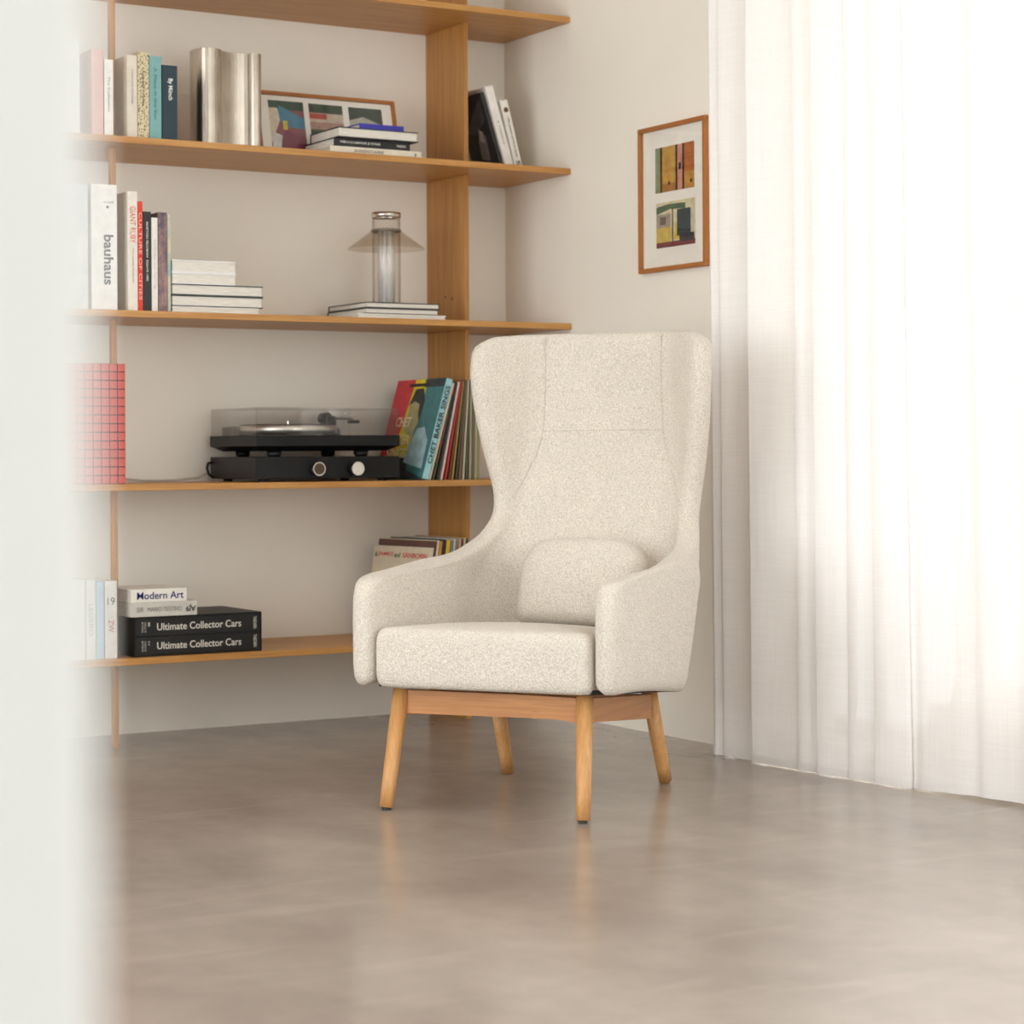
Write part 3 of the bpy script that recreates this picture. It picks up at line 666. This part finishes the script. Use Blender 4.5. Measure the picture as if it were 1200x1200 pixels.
# ------------------------------------------------------------------ armchair
ROT = Matrix.Rotation(math.radians(-54.5), 4, 'Z')
ch = thing('armchair', 'high-backed cream boucle wing armchair on four splayed oak legs', 'armchair', T(-.926, -1.704, 0) @ ROT)
def interp(tab, x):
    if x <= tab[0][0]: return tab[0][1]
    for (a_, b_), (c_, d_) in zip(tab[:-1], tab[1:]):
        if x <= c_:
            return b_+(d_-b_)*(x-a_)/(c_-a_)
    return tab[-1][1]
YB = [(.22, .225), (.37, .292), (.475, .335), (.58, .388), (.71, .446), (.87, .484), (1.03, .497), (1.10, .496), (1.18, .490)]
def yb(z):  # smoothed
    return sum(interp(YB, z+d) for d in (-.05, -.025, 0, .025, .05))/5
ROWS = [  # edge y, edge z, half width, centre z, corner radius, turn in degrees
    (-.322, .295, .308, .232, .13, 90), (-.340, .318, .311, .262, .13, 90), (-.342, .40, .312, .315, .13, 90), (-.342, .47, .312, .355, .13, 90), (-.336, .515, .312, .395, .13, 90), (-.308, .547, .312, .42, .13, 90),
    (-.20, .558, .311, .448, .13, 90), (-.03, .568, .309, .478, .125, 90), (.12, .580, .304, .512, .12, 88), (.235, .600, .297, .552, .11, 84), (.317, .635, .285, .60, .10, 76), (.366, .684, .276, .66, .10, 66), (.382, .74, .280, .73, .11, 58),
    (.374, .81, .295, .805, .12, 54), (.360, .88, .309, .88, .13, 52), (.347, .96, .321, .96, .135, 50), (.338, 1.03, .327, 1.03, .14, 49), (.342, 1.090, .330, 1.092, .14, 47), (.358, 1.133, .324, 1.138, .14, 44), (.392, 1.156, .292, 1.168, .14, 40)]
def cat(p0, p1, p2, p3, t):
    return .5*((2*p1)+(-p0+p2)*t+(2*p0-5*p1+4*p2-p3)*t*t+(-p0+3*p1-3*p2+p3)*t**3)
def row(v):
    n = len(ROWS); x = v*(n-1); i = min(int(x), n-2); t = x-i
    return [cat(ROWS[max(i-1, 0)][k], ROWS[i][k], ROWS[i+1][k], ROWS[min(i+2, n-1)][k], t) for k in range(6)]
def corner(r_):
    ye, ze, w_, zc, rm, al = r_; al = math.radians(al); q = max(.02, yb(ze)-ye)
    r = min(rm, q/(1-math.cos(al))*.98, w_*.9)
    L3 = (q-r*(1-math.cos(al)))/math.sin(al); L1 = w_-r*math.sin(al)-L3*math.cos(al)
    return q, r, al, max(.01, L1), r*al, L3
def S(u, v):
    """shell mid-surface; u in -1..1 across, v in 0..1 upwards"""
    rr_ = row(v); ye, ze, w_, zc = rr_[:4]; s = abs(u)
    q, r, al, L1, L2, L3 = corner(rr_); d = s*(L1+L2+L3)
    if d <= L1: x, f = d, 0
    elif d <= L1+L2:
        a_ = (d-L1)/r; x = L1+r*math.sin(a_); f = r-r*math.cos(a_)
    else:
        e = d-L1-L2; x = L1+r*math.sin(al)+e*math.cos(al); f = r*(1-math.cos(al))+e*math.sin(al)
    e_ = max(0, (v-.8)/.2); z = zc+(ze-zc)*((1-e_)*s*s*(3-2*s)+e_*s**5)
    y = yb(z)-f
    if s > .999: y = ye
    else: y += (ye-(yb(ze)-q))*s
    return Vector((x if u >= 0 else -x, y, z))
def normal(u, v):
    e = .004
    du = S(min(1, u+e), v)-S(max(-1, u-e), v); dv = S(u, min(1, v+e))-S(u, max(0, v-e))
    return du.cross(dv).normalized()   # points towards the sitter (-y) or away; sign fixed below
sgn = 1 if normal(0, .6).y < 0 else -1
HALF, REDGE = .030, .036
arc_ = [REDGE*(1-math.cos(PI/2*k/6)) for k in range(7)]
def bulge(d): return math.sqrt(max(0, 1-(1-min(1, d/REDGE))**2))
VL = .50   # rough length of one unit of v near the bottom and the top rim
vs_ = [d/VL for d in arc_] + [REDGE/VL+(1-2*REDGE/VL)*k/60 for k in range(1, 60)] + [1-d/VL for d in arc_[::-1]]
bm = bmesh.new(); inner = []; outer = []
for v in vs_:
    q, r, al, L1, L2, L3 = corner(row(v)); tot = L1+L2+L3
    half = [1-d/tot for d in arc_]; n_ = 26
    half += [half[-1]*(1-k/n_) for k in range(1, n_+1)]
    us = [-u for u in half] + half[::-1][1:]
    a_, b_ = [], []
    for u in us:
        p = S(u, v); th = HALF*bulge((1-abs(u))*tot)*bulge(min(v, 1-v)*VL)
        n3 = normal(max(-.985, min(.985, u)), max(.01, min(.99, v)))*sgn
        va = bm.verts.new(p+n3*th); a_.append(va)
        b_.append(va if th < 1e-5 else bm.verts.new(p-n3*th))
    inner.append(a_); outer.append(b_)
for g in (inner, outer):
    for j in range(len(g)-1):
        for i in range(len(g[0])-1):
            f = []
            for v in (g[j][i], g[j][i+1], g[j+1][i+1], g[j+1][i]):
                if v not in f: f.append(v)
            if len(f) > 2:
                try: bm.faces.new(f)
                except ValueError: pass
bmesh.ops.remove_doubles(bm, verts=bm.verts, dist=1e-6)
shell = obj('shell', bm, BOUCLE, ch, None, True)
def seam(uv, off=.0303, rad=.0026):
    pts = []
    for u, v in uv: pts.append(S(u, v)+normal(u, v)*sgn*off)
    sm = obj('seam', tube(pts, rad, 6), BOUCLE, shell, None, True)
def vz(z):  # v for a centre height z
    lo, hi = 0, 1
    for _ in range(40):
        mid = (lo+hi)/2
        if row(mid)[3] < z: lo = mid
        else: hi = mid
    return lo
def ux(x, v):
    q, r, al, L1, L2, L3 = corner(row(v)); return x/(L1+L2+L3)
for sg in (-1, 1):
    uv = []
    for k in range(60):
        z_ = 1.16-.46*k/59
        if z_ > .93: x_ = .178
        else:
            t = (.93-z_)/.23; x_ = .178+.10*t**1.8
        v = vz(z_); uv.append((sg*min(.97, ux(x_, v)), v))
    seam(uv)
    seam([(sg*ux(.262, vz(.36+.24*k/20)), vz(.36+.24*k/20)) for k in range(21)], rad=.0014)
uv = []
for k in range(41):
    x_ = -.178+.356*k/40; v = vz(.905); uv.append((ux(abs(x_), v)*(1 if x_ >= 0 else -1), v))
seam(uv)

def rrect(x0, x1, y0, y1, rf, rb, n=8):
    """rounded rectangle, rf at y0 corners, rb at y1 corners, counter-clockwise"""
    pts = []
    for cx, cy, r, a0_ in ((x1-rf, y0+rf, rf, -PI/2), (x1-rb, y1-rb, rb, 0), (x0+rb, y1-rb, rb, PI/2), (x0+rf, y0+rf, rf, PI)):
        for k in range(n+1):
            a_ = a0_+PI/2*k/n; pts.append((cx+r*math.cos(a_), cy+r*math.sin(a_)))
    # subdivide long sides
    out = []
    for i, p in enumerate(pts):
        q = pts[(i+1) % len(pts)]; d = math.dist(p, q); m_ = max(1, int(d/.03))
        for k in range(m_): out.append((p[0]+(q[0]-p[0])*k/m_, p[1]+(q[1]-p[1])*k/m_))
    return out
# seat cushion
ol = rrect(-.277, .277, -.338, .245, .022, .12)
prof = []
for k in range(6): prof.append((.0+.93*k/6 + .05, 0))
prof += [(.965, .003), (.985, .010), (.996, .022), (1, .038), (1, .075), (1, .105), (.995, .120), (.983, .131), (.966, .138), (.945, .1425)]
for k in range(1, 9): prof.append((.945-.915*k/8, .1425+.022*(1-(1-k/8)**2)))
bm = ring_solid(ol, prof, (0, -.05))
for v in bm.verts:
    v.co.z += .2925-(v.co.y+.338)*.085
obj('seat_cushion', bm, BOUCLE, ch, None, True)
# lumbar pillow : outline in x-z, thickness along local z then stood up
ol = rrect(-.170, .170, -.130, .100, .03, .085)
prof = [(.05, .0), (.5, .0), (.8, .004), (.95, .016), (1, .034), (.99, .052), (.96, .068), (.90, .081), (.80, .090), (.6, .097), (.3, .101), (.05, .102)]
bm = ring_solid(ol, prof, (0, 0))
mp = T(.022, .300, .512) @ Matrix.Rotation(math.radians(90-21), 4, 'X')
obj('lumbar_pillow', bm, BOUCLE, ch, mp, True)
# underside and wooden base
bm = box(-.275, .275, -.315, .20, 0, .012, .003)
for v in bm.verts: v.co.z += .2925-(v.co.y+.315)*.085
obj('seat_base', bm, plain('#2b2825', .8), ch)
for sx in (-1, 1):
    lg = obj('leg', tube([(sx*.252, -.322, .006), (sx*.250, -.3125, .055), (sx*.2365, -.268, .283)], [.0165, .0175, .0205], 24), OAK_LEG, ch, None, True)
    obj('glide', lathe([(.011, 0), (.011, .0065)], 16), plain('#3a3632', .5), lg, T(sx*.252, -.322, 0))
    lg = obj('leg', tube([(sx*.2205, .322, .006), (sx*.219, .302, .055), (sx*.2135, .222, .25)], [.0165, .0175, .0205], 24), OAK_LEG, ch, None, True)
    obj('glide', lathe([(.011, 0), (.011, .0065)], 16), plain('#3a3632', .5), lg, T(sx*.2205, .322, 0))
def rail(name, p, q, h0, h1, th, mat, arch=0.0, nseg=10):
    """board from p to q (bottom edge points), height h0->h1, thickness th, bottom arched up by arch"""
    p, q = Vector(p), Vector(q); d = (q-p); nn = Vector((-d.y, d.x, 0)).normalized()*th/2; bm = bmesh.new(); rows_ = []
    for k in range(nseg+1):
        t = k/nseg; c = p+d*t; lift = arch*math.sin(PI*t); hh = h0+(h1-h0)*t
        rows_.append([bm.verts.new(c+nn*s+Vector((0, 0, z_))) for s, z_ in ((-1, lift), (1, lift), (1, hh), (-1, hh))])
    for a_, b_ in zip(rows_[:-1], rows_[1:]):
        for k in range(4): bm.faces.new((a_[k], a_[(k+1) % 4], b_[(k+1) % 4], b_[k]))
    bm.faces.new(rows_[0][::-1]); bm.faces.new(rows_[-1])
    return obj(name, bm, mat, ch)
rail('front_rail', (-.236, -.262, .226), (.105, -.262, .229), .056, .053, .024, OAK_RAIL)
rail('rail_block', (.1055, -.263, .228), (.232, -.263, .220), .054, .06, .026, OAK_RAIL, .004)
for sx in (-1, 1): rail('side_rail', (sx*.222, -.25, .221), (sx*.213, .21, .178), .055, .06, .024, OAK_RAILY)
rail('back_rail', (-.21, .205, .178), (.21, .205, .178), .06, .06, .024, OAK_RAIL)

# ------------------------------------------------------------------ curtain
def curtain():
    NZ_ = 26
    y1 = -3.9; rnd = random.Random(3)
    # flat faces of the pleats (start along the window), then tucks folded behind the next crest
    ya = [-1.352, -1.388, -1.519, -1.705, -1.79, -1.905, -1.997, -2.10, -2.27, -2.45]
    xc = [-.132, -.122, -.125, -.116, -.118, -.106, -.104, -.072, -.050, -.060]
    while ya[-1] > y1:
        ya.append(ya[-1]-rnd.uniform(.08, .2)); xc.append(-.09+rnd.uniform(-.025, .025))
    nodes = []
    for i in range(len(ya)-1):
        a_, b_ = ya[i], ya[i+1]; x_ = xc[i]; wd_ = a_-b_; big = .7 if i == 6 else 1
        if 7 <= i <= 9:
            nodes += [(x_, a_-.01), (x_-.006, a_-wd_*.25), (x_+.004, a_-wd_*.55), (x_+.010, b_+.03)]; continue
        nodes += [(x_+.006, a_+.004), (x_, a_-.008), (x_+.006, a_-wd_*.45), (x_+.020, b_+.004), (x_+.040*big+.010, b_+.012*big+.004), (x_+.062*big, b_+.035*big), (x_+.070*big, b_+.030*big), (x_+.050*big, b_+.016*big)]
    n = len(nodes); SUB = 4; vv = []; ff = []; prof = []
    for i in range(n-1):
        p = [nodes[max(i-1, 0)], nodes[i], nodes[i+1], nodes[min(i+2, n-1)]]
        for k in range(SUB):
            t = k/SUB
            prof.append((cat(p[0][0], p[1][0], p[2][0], p[3][0], t), cat(p[0][1], p[1][1], p[2][1], p[3][1], t), i/4+t/4))
    Ztop = 2.82
    for j in range(NZ_+1):
        t = j/NZ_
        for x, y, ph in prof:
            far = max(0, min(1, (-y-1.9)/.9))
            zb = .003+.006*max(0, min(1, (-y-2.02)/.1))*abs(math.sin(y*6))
            z = zb+(Ztop-zb)*t
            sway = .006*math.sin(y*9+t*2.5)*(1-t)+.008*math.sin(y*5+1.0)*(1-t)**2
            tight = 1-.12*t*math.sin(y*7)**2
            # sheets fan out towards the lower right
            yy = y-(.10*far*(1-t)) + (.02*t)
            xx = -.085+(x+.085)*tight
            vv.append((min(-.004, xx+sway*.5), yy+sway, z))
    m_ = len(prof)
    for j in range(NZ_):
        for i in range(m_-1): ff.append((j*m_+i, j*m_+i+1, (j+1)*m_+i+1, (j+1)*m_+i))
    me = bpy.data.meshes.new('fabric'); me.from_pydata(vv, [], ff)
    root = thing('curtain', 'floor-length sheer white linen curtain hanging in folds before the window', 'curtain', T(-.08, -1.352, 0))
    iv = T(.08, 1.352, 0); me.transform(iv)
    link('fabric', me, CURTAIN, root, None, True)
    # hem: a doubled band along the bottom edge
    hv = []; hf = []
    for i in range(m_):
        x, y, z = vv[i]; x2, y2, z2 = vv[m_+i]; tt_ = min(1, .022/(z2-z))
        hv += [(x-.0018, y, z-.0005), (x-.0018+(x2-x)*tt_, y+(y2-y)*tt_, z+.022)]
    for i in range(m_-1): hf.append((2*i, 2*i+2, 2*i+3, 2*i+1))
    me = bpy.data.meshes.new('hem'); me.from_pydata(hv, [], hf); me.transform(iv)
    link('hem', me, CURTAIN, root, None, True)
    obj('track', box(-.11, -.05, -6.7, -1.30, 2.82, 2.849), plain('#e8e5df', .4), root, iv)
curtain()
